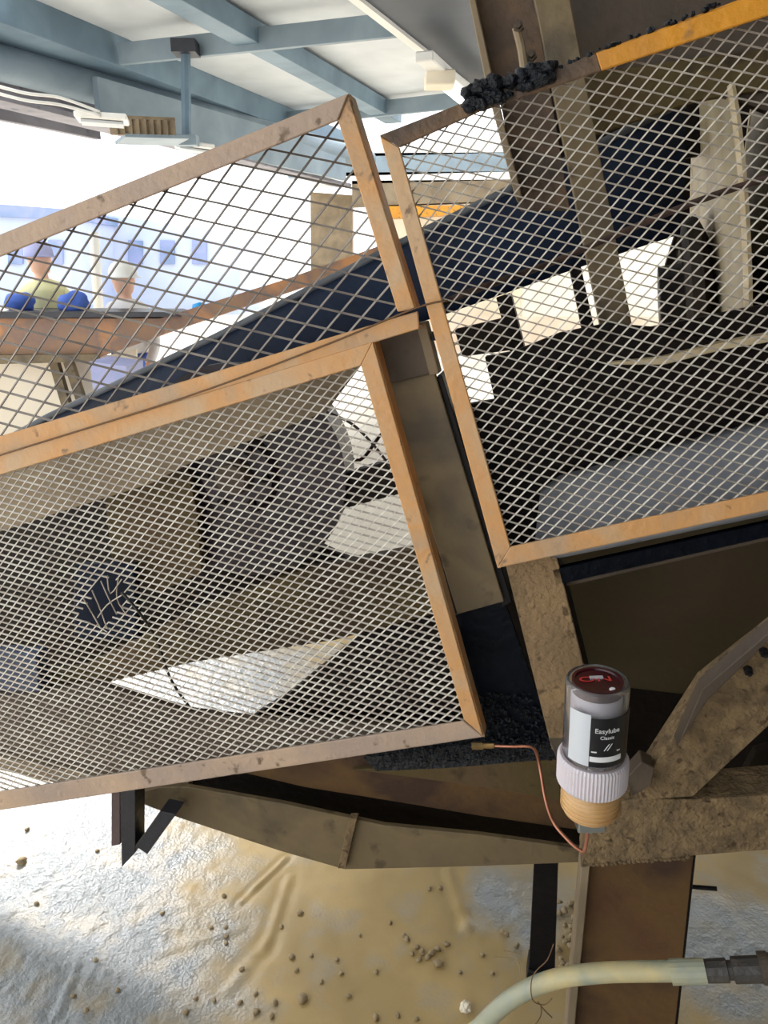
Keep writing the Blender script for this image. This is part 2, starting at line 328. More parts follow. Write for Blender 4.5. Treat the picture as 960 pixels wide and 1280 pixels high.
for i, (x0, y0, x1, y1, lab) in enumerate([(95, 146, 160, 150, 'white flat lamp housing nearest the left edge of the roof beam'), (218, 180, 268, 186, 'white flat lamp housing below the thin hanging rod')]):
    t = thing('lamp_housing', lab, 'lamp', Y((x0 + x1) / 2, (y0 + y1) / 2, 9.2), 'flat lamp housings under the beam')
    d0 = 7.1 if i == 0 else 8.7
    bm = B(); beam(bm, Y(x0, y0, d0), Y(x1, y1, d0 + .1), .3, .05); build(bm, 'housing', 'white', t, bevel=.01)
    bm = B(); beam(bm, Y(x0 + 6, y0 + 1, d0) - UP * .035, Y(x1 - 6, y1 + 1, d0 + .1) - UP * .035, .2, .02); build(bm, 'diffuser', 'panel', t)
for i, (dy, lab) in enumerate([(0, 'upper pale cable sagging along the left roof beam'), (9, 'lower pale cable sagging along the left roof beam')]):
    bm = B(); tube(bm, [Y(-30, 100 + dy, 6.6), Y(30, 116 + dy, 6.7), Y(75, 122 + dy, 6.85), Y(125, 140 + dy * .5, 7.0)], .012, 6); tag(build(bm, 'cable', 'white', smooth=True), lab, 'cable')
# fluorescent lamp
t = thing('fluorescent_lamp', 'lit white tube lamp fixed along the dark roof rafter', 'lamp', Z(560, 95, 3.4))
a, b_ = Z(530, 70, 3.3), Z(596, 128, 3.3)
bm = B(); beam(bm, a, b_, .16, .08); build(bm, 'housing', 'white', t, bevel=.01)
bm = B(); tube(bm, [a.lerp(b_, .35) - UP * .08, a.lerp(b_, 1) - UP * .08], .05, 10, 1); build(bm, 'tube', 'tube', t, smooth=True)
bm = B(); box(bm, a.lerp(b_, .25) - UP * .08, .13, .13, .06); build(bm, 'junction_box', 'cream', t, bevel=.01)

# ------------------------------------------------------------ far surroundings
def yplate(bm, px, d, th): return prism(bm, [Y(x, y, d) for x, y in px], Vector((0, th, 0)))
t = thing('warehouse', 'pale blue warehouse with slate blue roof edge far left', 'building', (-14, 26, 0))
def gz(x, y, d, z=None): p = Y(x, y, d); return Vector((p.x, p.y, p.z if z is None else z))
bm = B(); prism(bm, [gz(-260, 400, 26, 0), gz(90, 400, 26, 0), gz(90, 272, 26), gz(-260, 262, 26)], Vector((0, 6, 0))); build(bm, 'wall', 'bluewall', t)
bm = B(); prism(bm, [gz(-260, 262, 25.8), gz(92, 274, 25.8), gz(92, 262, 25.8), gz(-260, 236, 25.8)], Vector((0, 6, 0))); build(bm, 'roof', 'blueroof', t)
bm = B(); prism(bm, [gz(90, 400, 30, 0), gz(300, 400, 30, 0), gz(300, 292, 30), gz(90, 262, 30)], Vector((0, 6, 0))); build(bm, 'wall', 'bluewall', t)
for x in (-40, 10, 60, 160, 200, 240):
    d = 25.9 if x < 90 else 29.9
    bm = B(); yplate(bm, [(x, 300), (x + 18, 301), (x + 18, 330), (x, 330)], d, .08); build(bm, 'window', 'blueroof', t)
# people behind the far channel
def person(px, py_top, d, helm, coat, lab, legc):
    hd = Y(px, py_top, d); hs = .24; h = hd.z
    t = thing('person', lab, 'person', (hd.x, d, 0))
    x = hd.x; bm = B()
    prof = [(0, .10), (.02, .11), (.45, .09), (.85, .15), (1.0, .17), (h - .75 + .25, .17), (h - .42, .20), (h - .36, .15), (h - .33, .06), (h - .27, .055), (h - .25, .075), (h - .16, .10), (h - .08, .095), (h - .02, .05)]
    lathe(bm, (x, d, 0), UP, prof, 20)
    for s in (-1, 1): tube(bm, [(x + s * .17, d, h - .42), (x + s * .24, d - .03, h - .68), (x + s * .2, d - .18, h - .9)], lambda q: .05 - .02 * q, 8, 4)
    build(bm, 'body', 'skin', t, smooth=True)
    bm = B(); lathe(bm, (x, d, 0), UP, [(.85, .165), (1.0, .185), (h - .5, .19), (h - .41, .215), (h - .34, .15), (h - .31, .075)], 20)
    for s in (-1, 1): tube(bm, [(x + s * .17, d, h - .42), (x + s * .24, d - .03, h - .68), (x + s * .21, d - .15, h - .86)], lambda q: .062 - .02 * q, 8, 4)
    build(bm, 'jacket', coat, t, smooth=True)
    bm = B(); lathe(bm, (x, d, 0), UP, [(.04, .11), (.45, .10), (.85, .17), (.9, .175)], 20); build(bm, 'trousers', legc, t, smooth=True)
    bm = B(); lathe(bm, (x, d, h), UP, [(-.13, .15), (-.12, .15), (-.115, .125), (-.06, .12), (-.01, .09), (.02, .03)], 24); build(bm, 'hard_hat', helm, t, smooth=True)
person(152, 328, 6.9, 'white', 'whitecloth', 'person in white hard hat and white top behind the far brown channel', 'bluecloth')
person(46, 302, 6.9, 'lilac', 'yellowcloth', 'person in pale hat and yellowish vest at the far left behind the brown channel', 'bluecloth')
bm = B(); tube(bm, [gz(117, 400, 7.4, 0), gz(117, 290, 7.4)], .045, 12, 1)
tag(build(bm, 'post', 'white'), 'white upright post between the two far people', 'post')
for px, lab in ((25, 'blue sack on the far brown channel, leftmost'), (92, 'blue sack on the far brown channel, next to the white post')):
    c = Y(px, 378, 6.4); bm = B(); lump(bm, c, .12, .75, 3, .3, px); tag(build(bm, 'sack', 'bluecloth', smooth=True), lab, 'sack', 'blue sacks on the far channel')
# far channel on legs
t = thing('steel_channel', 'long brown ochre steel channel on legs beyond the wide mesh guard', 'conveyor', Y(60, 500, 6.4) * 1)
bm = B(); prism(bm, [Y(-260, 398, 6.2), Y(200, 398, 6.2), Y(360, 348, 6.2), Y(545, 282, 6.2), Y(545, 296, 6.2), Y(400, 352, 6.2), Y(250, 402, 6.2), Y(105, 452, 6.2), Y(-260, 458, 6.2)], Vector((0, .5, 0))); build(bm, 'side_plate', 'trough', t)
bm = B(); prism(bm, [Y(-260, 388, 6.15), Y(205, 390, 6.15), Y(225, 396, 6.15), Y(-260, 400, 6.15)], Vector((0, .6, 0))); build(bm, 'top_rail', 'blacksteel', t)
bm = B(); prism(bm, [Y(-260, 446, 6.12), Y(120, 443, 6.12), Y(120, 452, 6.12), Y(-260, 462, 6.12)], Vector((0, .1, 0))); build(bm, 'lower_lip', 'steel', t)
bm = B(); prism(bm, [gz(-260, 500, 6.45, 0), gz(170, 500, 6.45, 0), gz(170, 436, 6.45), gz(100, 452, 6.45), gz(-260, 456, 6.45)], Vector((0, .03, 0))); build(bm, 'side_sheet', 'cream', t)
for x, x2 in ((68, 82), (86, 102)):
    a = Y(x, 452, 6.3); b_ = Y(x2, 500, 6.3); d = (b_ - a); e = a + d * (a.z / -d.z); bm = B(); beam(bm, a, e, .07, .07); build(bm, 'leg', 'steel', t)
bm = B(); c = Z(132, 500, 0); 
c = Y(132, 492, 7.6); prism(bm, [Y(112, 452, 5.6), Y(158, 458, 5.6), Y(150, 500, 5.6), Y(118, 500, 5.6)], Vector((0, .4, 0)))
zb = min(v.co.z for v in bm.verts)
for v in bm.verts:
    if abs(v.co.z - zb) < .05: v.co.z = 0
tag(build(bm, 'crate', 'lilac'), 'lilac plastic crate standing in the bright yard', 'crate')
bm = B(); lump(bm, Y(250, 384, 6.6), .07, .6, 2, .3, 3); tag(build(bm, 'bag', 'cyan', smooth=True), 'small bright cyan bag on the sloping far channel', 'bag')
# far shed on the right and beyond
t = thing('yard_wall', 'cream sunlit yard wall with a reddish band at its foot', 'wall', (3, 16, 0))
bm = B(); prism(bm, [gz(655, 402, 16, 0), gz(1300, 402, 16, 0), gz(1300, 190, 16), gz(655, 190, 16)], Vector((0, .3, 0))); build(bm, 'wall', 'cream', t)
bm = B(); prism(bm, [gz(520, 402, 15.9, 0), gz(1300, 402, 15.9, 0), gz(1300, 396, 15.9), gz(520, 396, 15.9)], Vector((0, .1, 0))); build(bm, 'plinth', 'terracotta', t)
t = thing('far_shed', 'beige column and slate beams of a far shed between the two guards', 'shed', Y(430, 340, 17))
bm = B(); prism(bm, [gz(388, 400, 17, 0), gz(440, 400, 17, 0), gz(440, 244, 17), gz(388, 240, 17)], Vector((0, .8, 0))); build(bm, 'column', 'beige', t)
for ys, m_, x0, x1 in (((178, 190), 'white', 360, 660), ((192, 214), 'slatelight', 360, 660), ((216, 224), 'white', 370, 660), ((226, 250), 'beige', 440, 660), ((258, 266), 'orange', 470, 610)):
    bm = B(); prism(bm, [Y(x0, ys[0], 16.6), Y(x1, ys[0] - 2, 16.6), Y(x1, ys[1], 16.6), Y(x0, ys[1] + 8, 16.6)], Vector((0, .4, 0))); build(bm, 'beam', m_, t)
bm = B(); prism(bm, [gz(470, 400, 17.4, 0), gz(700, 400, 17.4, 0), gz(700, 225, 17.4), gz(470, 228, 17.4)], Vector((0, .3, 0))); build(bm, 'back_wall', 'cream', t)

# ------------------------------------------------------------ the machine: frame, plates, legs
mc = thing('machine_frame', 'mud caked steel frame and trough standing behind the mesh guards', 'machine', G(790, 1450, .02))
def P(name, px, k, th, m, bevel=.0012, label=None): bm = B(); plate(bm, px, k, th); return build(bm, name, m, mc, bevel=bevel, label=label)
def toground(px, py, k):
    p = G(px, py, k); return p
# centre post between the two guards
P('post_cap', [(462, 426), (526, 404), (541, 466), (484, 481)], .05, .012, 'steelgrey')
P('centre_post', [(484, 480), (543, 466), (630, 752), (572, 768)], .062, .014, 'steel')
P('post_flange', [(520, 404), (532, 402), (549, 467), (537, 470)], .045, .03, 'beige')
P('post_dark_strip', [(546, 470), (552, 468), (640, 752), (628, 760)], .07, .10, 'black')  # shaded gap beside the guard, drawn as a black strip
P('post_dark_strip', [(480, 480), (486, 480), (574, 768), (568, 768)], .07, .03, 'black')
# tan leg below the right guard
P('leg_post', [(628, 690), (694, 688), (748, 905), (690, 938)], .05, .014, 'dustpost')
P('leg_post_web', [(690, 690), (696, 690), (750, 905), (744, 905)], .052, .08, 'black')
# posts behind the right guard
P('front_post', [(662, -30), (707, -30), (795, 432), (757, 442)], .20, .03, 'steel')
P('rear_post', [(582, -30), (664, -30), (712, 260), (650, 262), (628, 140)], .30, .05, 'dirtybar')
P('rear_post_lit_flange', [(580, -30), (588, -30), (618, 108), (652, 245), (644, 247), (609, 112)], .25, .1, 'beige')  # highlight on the post's left edge, put into a pale flange
P('rear_post', [(620, 372), (638, 366), (658, 445), (640, 450)], .42, .05, 'nearblack')
P('rear_post', [(712, 336), (726, 332), (748, 434), (733, 440)], .42, .05, 'nearblack')
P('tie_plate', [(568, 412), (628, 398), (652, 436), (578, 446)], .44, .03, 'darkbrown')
P('upper_panel', [(705, -30), (1100, -30), (1100, 150), (960, 140), (880, 110), (700, 105)], .34, .02, 'steelgrey')
P('upper_wear_plate', [(700, 96), (1100, 40), (1100, 110), (960, 112), (870, 126), (745, 168), (716, 180)], .33, .015, 'brownwear')
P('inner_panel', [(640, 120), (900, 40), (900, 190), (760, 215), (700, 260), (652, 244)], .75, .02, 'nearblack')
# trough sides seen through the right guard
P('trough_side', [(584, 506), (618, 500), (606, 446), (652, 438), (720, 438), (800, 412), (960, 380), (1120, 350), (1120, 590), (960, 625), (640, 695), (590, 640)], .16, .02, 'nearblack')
P('trough_highlight', [(760, 454), (826, 447), (905, 428), (960, 418), (1100, 392), (1100, 398), (960, 428), (905, 437), (830, 456), (760, 456)], .125, .03, 'rim')  # highlight along the trough edge, drawn as a pale lip
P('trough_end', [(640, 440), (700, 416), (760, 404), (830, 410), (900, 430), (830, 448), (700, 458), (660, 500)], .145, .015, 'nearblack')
# plates under the right guard
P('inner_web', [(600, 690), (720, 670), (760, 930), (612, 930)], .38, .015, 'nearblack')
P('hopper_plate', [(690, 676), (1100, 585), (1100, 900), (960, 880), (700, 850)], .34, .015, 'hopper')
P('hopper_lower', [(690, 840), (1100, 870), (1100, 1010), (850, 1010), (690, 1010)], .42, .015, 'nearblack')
P('wear_strip', [(690, 712), (1100, 622), (1100, 640), (694, 732)], .05, .012, 'skirt')
P('wear_strip', [(694, 730), (1100, 638), (1100, 644), (696, 736)], .08, .012, 'steelgrey')
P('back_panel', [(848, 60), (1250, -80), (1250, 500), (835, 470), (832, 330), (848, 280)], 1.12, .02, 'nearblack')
# column, beam and brace
P('column_face', [(737, 1078), (867, 1070), (838, 1340), (838, 1700), (712, 1700), (712, 1340)], .02, .012, 'rust')
P('column_flange', [(727, 1080), (738, 1078), (713, 1340), (713, 1700), (703, 1700), (703, 1340)], .0, .06, 'beige')  # side towards the light; its brightness is put into the colour
P('column_flange', [(864, 1072), (870, 1070), (841, 1340), (841, 1700), (836, 1700), (836, 1340)], .03, .10, 'black')
P('cross_beam', [(726, 1085), (740, 1010), (800, 998), (870, 1000), (1100, 985), (1100, 1052), (866, 1070)], .0, .07, 'mudcake')
P('brace', [(812, 966), (880, 862), (960, 800), (1100, 690), (1100, 800), (960, 908), (866, 996), (800, 1000)], -.002, .05, 'mudcake')
P('brace_flange', [(846, 935), (878, 862), (962, 790), (1100, 680), (1100, 690), (962, 800), (884, 876)], -.03, .03, 'steelgrey')
P('gusset', [(782, 974), (802, 952), (818, 960), (814, 982), (790, 996)], -.02, .03, 'steelgrey')
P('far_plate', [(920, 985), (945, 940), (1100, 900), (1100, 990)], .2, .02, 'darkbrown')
for q in ((935, 838), (955, 815)): bolt(q[0], q[1], -.034, mc, .006, 'black')
# weld beads under the beam
bm = B()
for i in range(22):
    x = 742 + i * 5.6; lump(bm, G(x, 1081 - i * .45 + random.uniform(-1, 1), .0), .0045, .8, 1, .4, i)
o = build(bm, 'weld_bead', 'mudcake', mc)
# bottom trough on the left
P('trough_flange', [(168, 992), (200, 984), (236, 984), (350, 1004), (480, 1032), (600, 1044), (730, 1062), (730, 1078), (600, 1083), (480, 1086), (430, 1087), (350, 1064), (222, 1022), (170, 1002)], .22, .012, 'steel')
P('trough_stiffener', [(436, 1024), (446, 1024), (432, 1086), (422, 1086)], .205, .02, 'mudcake')
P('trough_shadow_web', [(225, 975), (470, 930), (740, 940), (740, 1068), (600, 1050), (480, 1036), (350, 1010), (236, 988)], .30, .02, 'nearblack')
P('trough_bottom', [(300, 965), (480, 940), (740, 1000), (740, 1040), (600, 1020), (480, 1000), (380, 984)], .27, .012, 'rust')
P('trough_bottom', [(440, 962), (700, 950), (700, 1000), (640, 990), (560, 978)], .25, .012, 'brownwear')
# small dark bracket hanging from the trough
P('bracket', [(139, 985), (150, 985), (150, 1056), (139, 1058)], .14, .03, 'plumsteel')
P('bracket', [(150, 985), (169, 985), (169, 1066), (152, 1084)], .13, .04, 'blacksteel')
P('bracket_gusset', [(169, 1058), (200, 1014), (220, 1018), (184, 1068)], .13, .04, 'blacksteel')
# black leg
P('rear_leg', [(668, 1070), (698, 1072), (694, 1200), (690, 1232), (660, 1232), (664, 1150)], .28, .04, 'black')
P('rear_leg_foot', [(660, 1215), (694, 1215), (692, 1236), (657, 1236)], .27, .06, 'black')
bm = B(); a = G(860, 1108, .05); tube(bm, [a, G(896, 1111, .05)], .0035, 8, 1); build(bm, 'stub_rod', 'black', mc)
# plates seen through the fine mesh on the left
P('skirt_plate', [(-80, 604), (200, 532), (458, 446), (405, 516), (240, 578), (190, 604), (-80, 690)], .26, .02, 'beige')
P('stay_plate', [(128, 600), (232, 574), (246, 640), (252, 716), (196, 742), (140, 700)], .30, .02, 'brownwear')
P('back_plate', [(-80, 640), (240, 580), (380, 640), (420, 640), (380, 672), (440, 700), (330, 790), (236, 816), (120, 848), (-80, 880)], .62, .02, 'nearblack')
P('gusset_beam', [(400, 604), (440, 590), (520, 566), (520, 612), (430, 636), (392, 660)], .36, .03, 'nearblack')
P('lower_rail', [(-80, 862), (100, 836), (250, 762), (380, 712), (500, 690), (560, 680), (585, 756), (420, 800), (240, 828), (124, 856), (-80, 900)], .34, .03, 'brownwear')
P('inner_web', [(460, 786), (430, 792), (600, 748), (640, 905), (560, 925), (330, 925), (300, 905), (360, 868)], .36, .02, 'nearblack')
P('bottom_rail', [(-80, 880), (118, 856), (240, 890), (320, 900), (560, 910), (560, 960), (236, 984), (160, 980), (60, 960), (-80, 932)], .30, .02, 'steelgrey')
P('bottom_lip', [(-80, 930), (0, 946), (150, 976), (236, 978), (236, 990), (160, 996), (90, 984), (-80, 944)], .28, .03, 'beige')
bolt(648, 34, .22, mc); bolt(664, 70, .22, mc)
bm = B(); tube(bm, [G(645, 34, .22), G(652, 62, .22), G(656, 92, .20)], .006, 8, 3); build(bm, 'anchor_rod', 'beige', mc)

# belt
bl = thing('conveyor_belt', 'blue black rubber belt rising to the right behind the guards', 'belt', G(300, 560, .5))
top = [(-60, 590), (60, 524), (270, 424), (480, 318), (530, 292), (650, 234), (760, 178), (856, 130)]
bot = [(-60, 640), (60, 590), (270, 505), (480, 418), (559, 392), (737, 330), (800, 309), (850, 293)]
bm = B(); rows = []
for (tx, ty), (bx, by) in zip(top, bot):
    a = G(tx, ty, .62); b_ = G(bx, by, .52); row = []
    for j in range(7):
        q = j / 6; row.append(a.lerp(b_, q) - N * (.03 * math.sin(q * math.pi)))
    rows.append(row)
V = [[bm.verts.new(p) for p in r] for r in rows]; W = [[bm.verts.new(p + N * .014) for p in r] for r in rows]
for i in range(len(V) - 1):
    for j in range(6):
        bm.faces.new([V[i][j], V[i + 1][j], V[i + 1][j + 1], V[i][j + 1]]); bm.faces.new([W[i][j + 1], W[i + 1][j + 1], W[i + 1][j], W[i][j]])
    for j in (0, 6): bm.faces.new([V[i][j], W[i][j], W[i + 1][j], V[i + 1][j]])
for i in (0, len(V) - 1):
    for j in range(6): bm.faces.new([V[i][j], V[i][j + 1], W[i][j + 1], W[i][j]])
build(bm, 'belt_wing', 'belt', bl, smooth=True)
bm = B(); tube(bm, [G(x, y - 2, .625) for x, y in top], .010, 8, 1); build(bm, 'belt_edge', 'beltedge', bl, smooth=True)
# return run seen as a grey sheet behind the right guard
bm = B(); rows = []
pt = [(676, 612), (700, 594), (780, 572), (860, 550), (960, 524), (1100, 488)]; pb = [(668, 684), (700, 688), (780, 672), (860, 655), (960, 634), (1100, 604)]
for (a0, a1), (b0, b1) in zip(pt, pb):
    a = G(a0, a1, .13); b_ = G(b0, b1, .04); rows.append([a.lerp(b_, j / 6) + UP * .015 * math.sin(math.pi * j / 6) for j in range(7)])
V = [[bm.verts.new(p) for p in r] for r in rows]; W = [[bm.verts.new(p - UP * .012) for p in r] for r in rows]
for i in range(len(V) - 1):
    for j in range(6):
        bm.faces.new([V[i][j], V[i + 1][j], V[i + 1][j + 1], V[i][j + 1]]); bm.faces.new([W[i][j + 1], W[i + 1][j + 1], W[i + 1][j], W[i][j]])
    for j in (0, 6): bm.faces.new([V[i][j], W[i][j], W[i + 1][j], V[i + 1][j]])
for i in (0, len(V) - 1):
    for j in range(6): bm.faces.new([V[i][j], V[i][j + 1], W[i][j + 1], W[i][j]])
tag(build(bm, 'cover_sheet', 'greybelt', smooth=True), 'grey sheen rubber sheet sloping behind the bottom of the right guard', 'sheet')

# drum behind the fine mesh
dr = thing('tail_drum', 'dark violet grey drum behind the fine mesh of the lower left guard', 'drum', G(300, 720, .45))
c = G(300, 592, .34); rim = (G(432, 592, .34) - c).length
bm = B(); lathe(bm, c, N, [(0, rim * .94), (.0, rim), (.012, rim), (.014, rim * .96), (.10, rim * .96)], 48); build(bm, 'shell', 'purple', dr)
bm = B(); lathe(bm, c - N * .05, N, [(0, .03), (.01, .035), (.06, .035)], 24); build(bm, 'shaft', 'steelgrey', dr, smooth=False)
bm = B(); lathe(bm, c - N * .02, N, [(0, .075), (.022, .085)], 28); build(bm, 'hub', 'purple', dr)
for i in range(6):
    a = i * math.pi / 3; bm = B(); p = c + (H * math.cos(a) + UP * math.sin(a)) * .062 - N * .024; lathe(bm, p + N * .004, -N, [(0, .009), (.01, .009)], 6); build(bm, 'bolt', 'nearblack', dr)

# screw flights behind the right guard
sc = thing('screw_flights', 'large steel screw flights with a bright worn rim behind the right guard', 'machine part', G(900, 520, .5))
N2 = Vector((math.sin(math.radians(16.8)), math.cos(math.radians(16.8)), 0)); H2 = Vector((N2.y, -N2.x, 0)); dax = (H2 * .988 + UP * .15).normalized(); ey = (UP * .988 - H2 * .15).normalized()
ctr = G(892, 372, .62); R0 = .43
for q in range(4):
    c_ = ctr + dax * (.11 * q)
    bm = B(); lathe(bm, c_ - dax * .004, dax, [(0, R0 - .01), (.008, R0 - .01)], 72); fl = build(bm, 'flight', 'flight', sc)
    bm = B(); tube(bm, [c_ + (ey * math.cos(a) + N2 * math.sin(a)) * R0 for a in (2 * math.pi * k / 72 for k in range(73))], .0065, 6, 1); build(bm, 'rim', 'rim', fl, label='pale worn rim')
bm = B(); tube(bm, [ctr - dax * .10, ctr + dax * .8], .075, 20, 1); build(bm, 'shaft', 'nearblack', sc, smooth=True)
bm = B(); lathe(bm, ctr - dax * .07, dax, [(.02, .06), (.01, .10), (.02, .105), (.02, .125), (.01, .13), (.02, .15), (.04, .16), (.06, .12)], 40); build(bm, 'hub', 'darkbrown', sc)
# skirt, sludge
bm = B(); plate(bm, [(566, 770), (630, 750), (693, 930), (604, 936)], .075, .01); tag(build(bm, 'rubber_skirt', 'skirt'), 'wet blue black rubber skirt hanging below the centre post', 'skirt')
bm = B()
for i in range(420):
    v = random.random() ** .7; y = 866 + 66 * v; xl = 598 + (y - 866) * .15; xr = 668 + (y - 866) * .34
    lump(bm, G(random.uniform(xl, xr), y, .07), random.uniform(.0012, .0032), .8, 1, .4, i)
for i in range(320):
    x = random.uniform(480, 690); y = 940 + random.uniform(-8, 14) - (x - 480) * .02
    lump(bm, G(x, y, .07), random.uniform(.0012, .0032), .8, 1, .4, i)
tag(build(bm, 'sludge', 'sludge'), 'black granular sludge stuck to the skirt and ledge', 'sludge', kind='stuff')
bm = B(); plate(bm, [(455, 948), (600, 928), (696, 920), (700, 948), (560, 960), (470, 964)], .078, .03); build(bm, 'ledge', 'sludge', mc)
t = None
bm = B()
for i in range(60):
    x = random.uniform(578, 690); lump(bm, G(x, 128 - (x - 578) * .33 + random.uniform(-14, 12), -.006), random.uniform(.005, .011), .8, 2, .5, i)
tag(build(bm, 'wet_mud', 'sludge', smooth=True), 'blue black wet mud clot on the top bar of the right guard', 'mud', kind='stuff')
bm = B()
for i in range(50):
    x = random.uniform(700, 900); lump(bm, G(x, 82 - (x - 700) * .395 + random.uniform(-2, 3), .0), random.uniform(.002, .0045), .8, 1, .5, i)
tag(build(bm, 'mud_crumbs', 'sludge', smooth=True), 'dark crumbs of mud along the yellow orange bar', 'mud', kind='stuff')

# ------------------------------------------------------------ guards of expanded metal
def inside(p, poly):
    c = False; n = len(poly)
    for i in range(n):
        a, b = poly[i], poly[i - 1]
        if (a[1] > p[1]) != (b[1] > p[1]) and p[0] < (b[0] - a[0]) * (p[1] - a[1]) / (b[1] - a[1]) + a[0]: c = not c
    return c
A0 = G(480, 640)
def st(p): d = p - A0; return (d.dot(H), d.z)
def expanded(px, k, LW, SW, wd, dp, ang, hole=None, warp=0):
    poly = [st(G(x, y, k)) for x, y in px]; hp = [st(G(x, y, k)) for x, y in hole] if hole else None
    ca, sa = math.cos(ang), math.sin(ang); off = G(480, 640, k) - A0; offn = off.dot(N)
    us = [x * ca + y * sa for x, y in poly]; vv = [-x * sa + y * ca for x, y in poly]
    verts = []; faces = []
    i0, i1 = int(min(us) / (LW / 2)) - 2, int(max(us) / (LW / 2)) + 2; j0, j1 = int(min(vv) / SW) - 2, int(max(vv) / SW) + 2
    def W(u, v, d):
        x, y = u * ca - v * sa, u * sa + v * ca
        q = warp * noise.noise(Vector((x * 3, y * 3, 1))) if warp else 0
        return A0 + H * x + UP * y + N * (offn + d + q)
    for j in range(j0, j1):
        for half in (0, 1):
            for i in range(i0, i1):
                # strand 'half' of row j runs v = j*SW + zigzag
                s0 = (i + half) % 2; va = (j + (.5 if s0 else 0) if half == 0 else j + (.5 if not s0 else 1) - 0) * SW
                va = (j * SW + (SW / 2 if (i % 2) else 0)) if half == 0 else (j * SW + (SW / 2 if (i % 2) else SW))
                vb = (j * SW + (SW / 2 if ((i + 1) % 2) else 0)) if half == 0 else (j * SW + (SW / 2 if ((i + 1) % 2) else SW))
                ua, ub = i * LW / 2, (i + 1) * LW / 2
                um, vm = (ua + ub) / 2, (va + vb) / 2; x, y = um * ca - vm * sa, um * sa + vm * ca
                if not inside((x, y), poly) or (hp and inside((x, y), hp)): continue
                du, dv = ub - ua, vb - va; L = math.hypot(du, dv); nx, ny = -dv / L * wd / 2, du / L * wd / 2; eu, ev = du / L * wd * .3, dv / L * wd * .3
                b = len(verts)
                for (u, v) in ((ua - eu, va - ev), (ub + eu, vb + ev)):
                    verts += [W(u + nx, v + ny, -dp * .2), W(u - nx, v - ny, -dp * .6), W(u - nx * .9, v - ny * .9, dp * .4), W(u + nx * .9, v + ny * .9, dp * .8)]
                faces += [(b, b + 1, b + 5, b + 4), (b + 1, b + 2, b + 6, b + 5), (b + 2, b + 3, b + 7, b + 6), (b + 3, b, b + 4, b + 7), (b, b + 3, b + 2, b + 1), (b + 4, b + 5, b + 6, b + 7)]
    return verts, faces
def sheet(parent, m, *a, **kw):
    v, f = expanded(*a, **kw); base = wloc(parent); me = bpy.data.meshes.new('mesh_sheet'); me.from_pydata([p - base for p in v], [], f); me.materials.append(M[m])
    o = bpy.data.objects.new('mesh_sheet', me); COL.objects.link(o); o.parent = parent; return o
def bar(parent, q, m, flange=None, k=0.0, depth=.03, label=None):
    bm = B(); plate(bm, q, k, .005); o = build(bm, 'frame_bar', m, parent, bevel=.0012, label=label)
    if flange:
        bm = B(); plate(bm, flange, k + .005, depth); f = build(bm, 'bar_flange', m, o)
    return o
g1 = thing('mesh_guard', 'upper left guard with wide diamond mesh and tan angle frame against the sky', 'guard', G(300, 500), 'expanded metal machine guards')
bar(g1, [(-140, 350), (435, 117), (422, 150), (-140, 377)], 'tanpale', [(-140, 350), (435, 117), (435, 122), (-140, 355)], k=-.004)
bar(g1, [(435, 117), (519, 386), (497, 390), (422, 150)], 'tan', [(432, 119), (437, 117), (521, 386), (516, 387)])
bar(g1, [(-140, 587), (522, 389), (524, 411), (-140, 612)], 'tan', [(-140, 608), (524, 408), (524, 411), (-140, 612)], k=.002)
sheet(g1, 'strandbacklit', [(-140, 360), (430, 135), (505, 395), (-140, 595)], .012, .0527, .0300, .0026, .0030, math.radians(18))
g2 = thing('mesh_guard', 'lower left guard with fine diamond mesh and a torn hole', 'guard', G(300, 950), 'expanded metal machine guards')
bar(g2, [(-140, 613), (466, 427), (451, 457), (-140, 636)], 'tan', [(-140, 613), (466, 427), (466, 430), (-140, 616)])
bar(g2, [(466, 427), (604, 921), (580, 900), (451, 457)], 'tan', [(463, 428), (468, 427), (606, 921), (601, 921)])
bar(g2, [(580, 902), (604, 921), (-140, 1034), (-140, 1011)], 'tanpale', [(604, 918), (604, 921), (-140, 1034), (-140, 1031)])
hole = [(99, 762), (122, 730), (136, 718), (158, 726), (150, 768), (126, 785), (104, 776)]
sheet(g2, 'strand', [(-140, 625), (458, 440), (592, 910), (-140, 1022)], .010, .0240, .0136, .0019, .0022, math.radians(18.5), hole=hole, warp=.004)
bm = B()
for pts in [[(104, 748), (116, 768), (126, 786)], [(115, 738), (124, 758), (132, 780), (135, 786)], [(126, 726), (136, 748), (146, 768)], [(134, 720), (138, 742), (152, 724)], [(122, 772), (134, 756), (152, 744)], [(148, 722), (146, 748), (158, 768)], [(104, 776), (124, 784), (134, 790)]]:
    tube(bm, [G(x, y, .004 + random.uniform(-.01, .006)) for x, y in pts], .0011, 6, 3)
build(bm, 'torn_strand', 'strand', g2, label='bent torn strands')
g3 = thing('mesh_guard', 'right guard with medium diamond mesh and an orange yellow upper bar', 'guard', G(800, 700), 'expanded metal machine guards')
b_ = bar(g3, [(475, 169), (600, 120), (745, 66), (752, 88), (600, 139), (499, 184)], 'dirtybar', [(475, 169), (600, 120), (745, 66), (746, 70), (601, 124), (477, 173)], k=-.002, label='mud darkened half of the upper bar')
bar(g3, [(745, 66), (960, -12), (1100, -66), (1100, -28), (960, 19), (752, 88)], 'orange', [(745, 66), (1100, -66), (1100, -61), (746, 71)], k=-.003, label='yellow orange half of the upper bar')
bar(g3, [(475, 170), (499, 184), (638, 684), (622, 710)], 'tan', [(475, 170), (479, 170), (626, 710), (622, 710)], k=.001)
bar(g3, [(622, 710), (638, 684), (960, 615), (1100, 585), (1100, 608), (960, 638)], 'tan', [(622, 710), (623, 707), (1100, 604), (1100, 608)], k=.0)
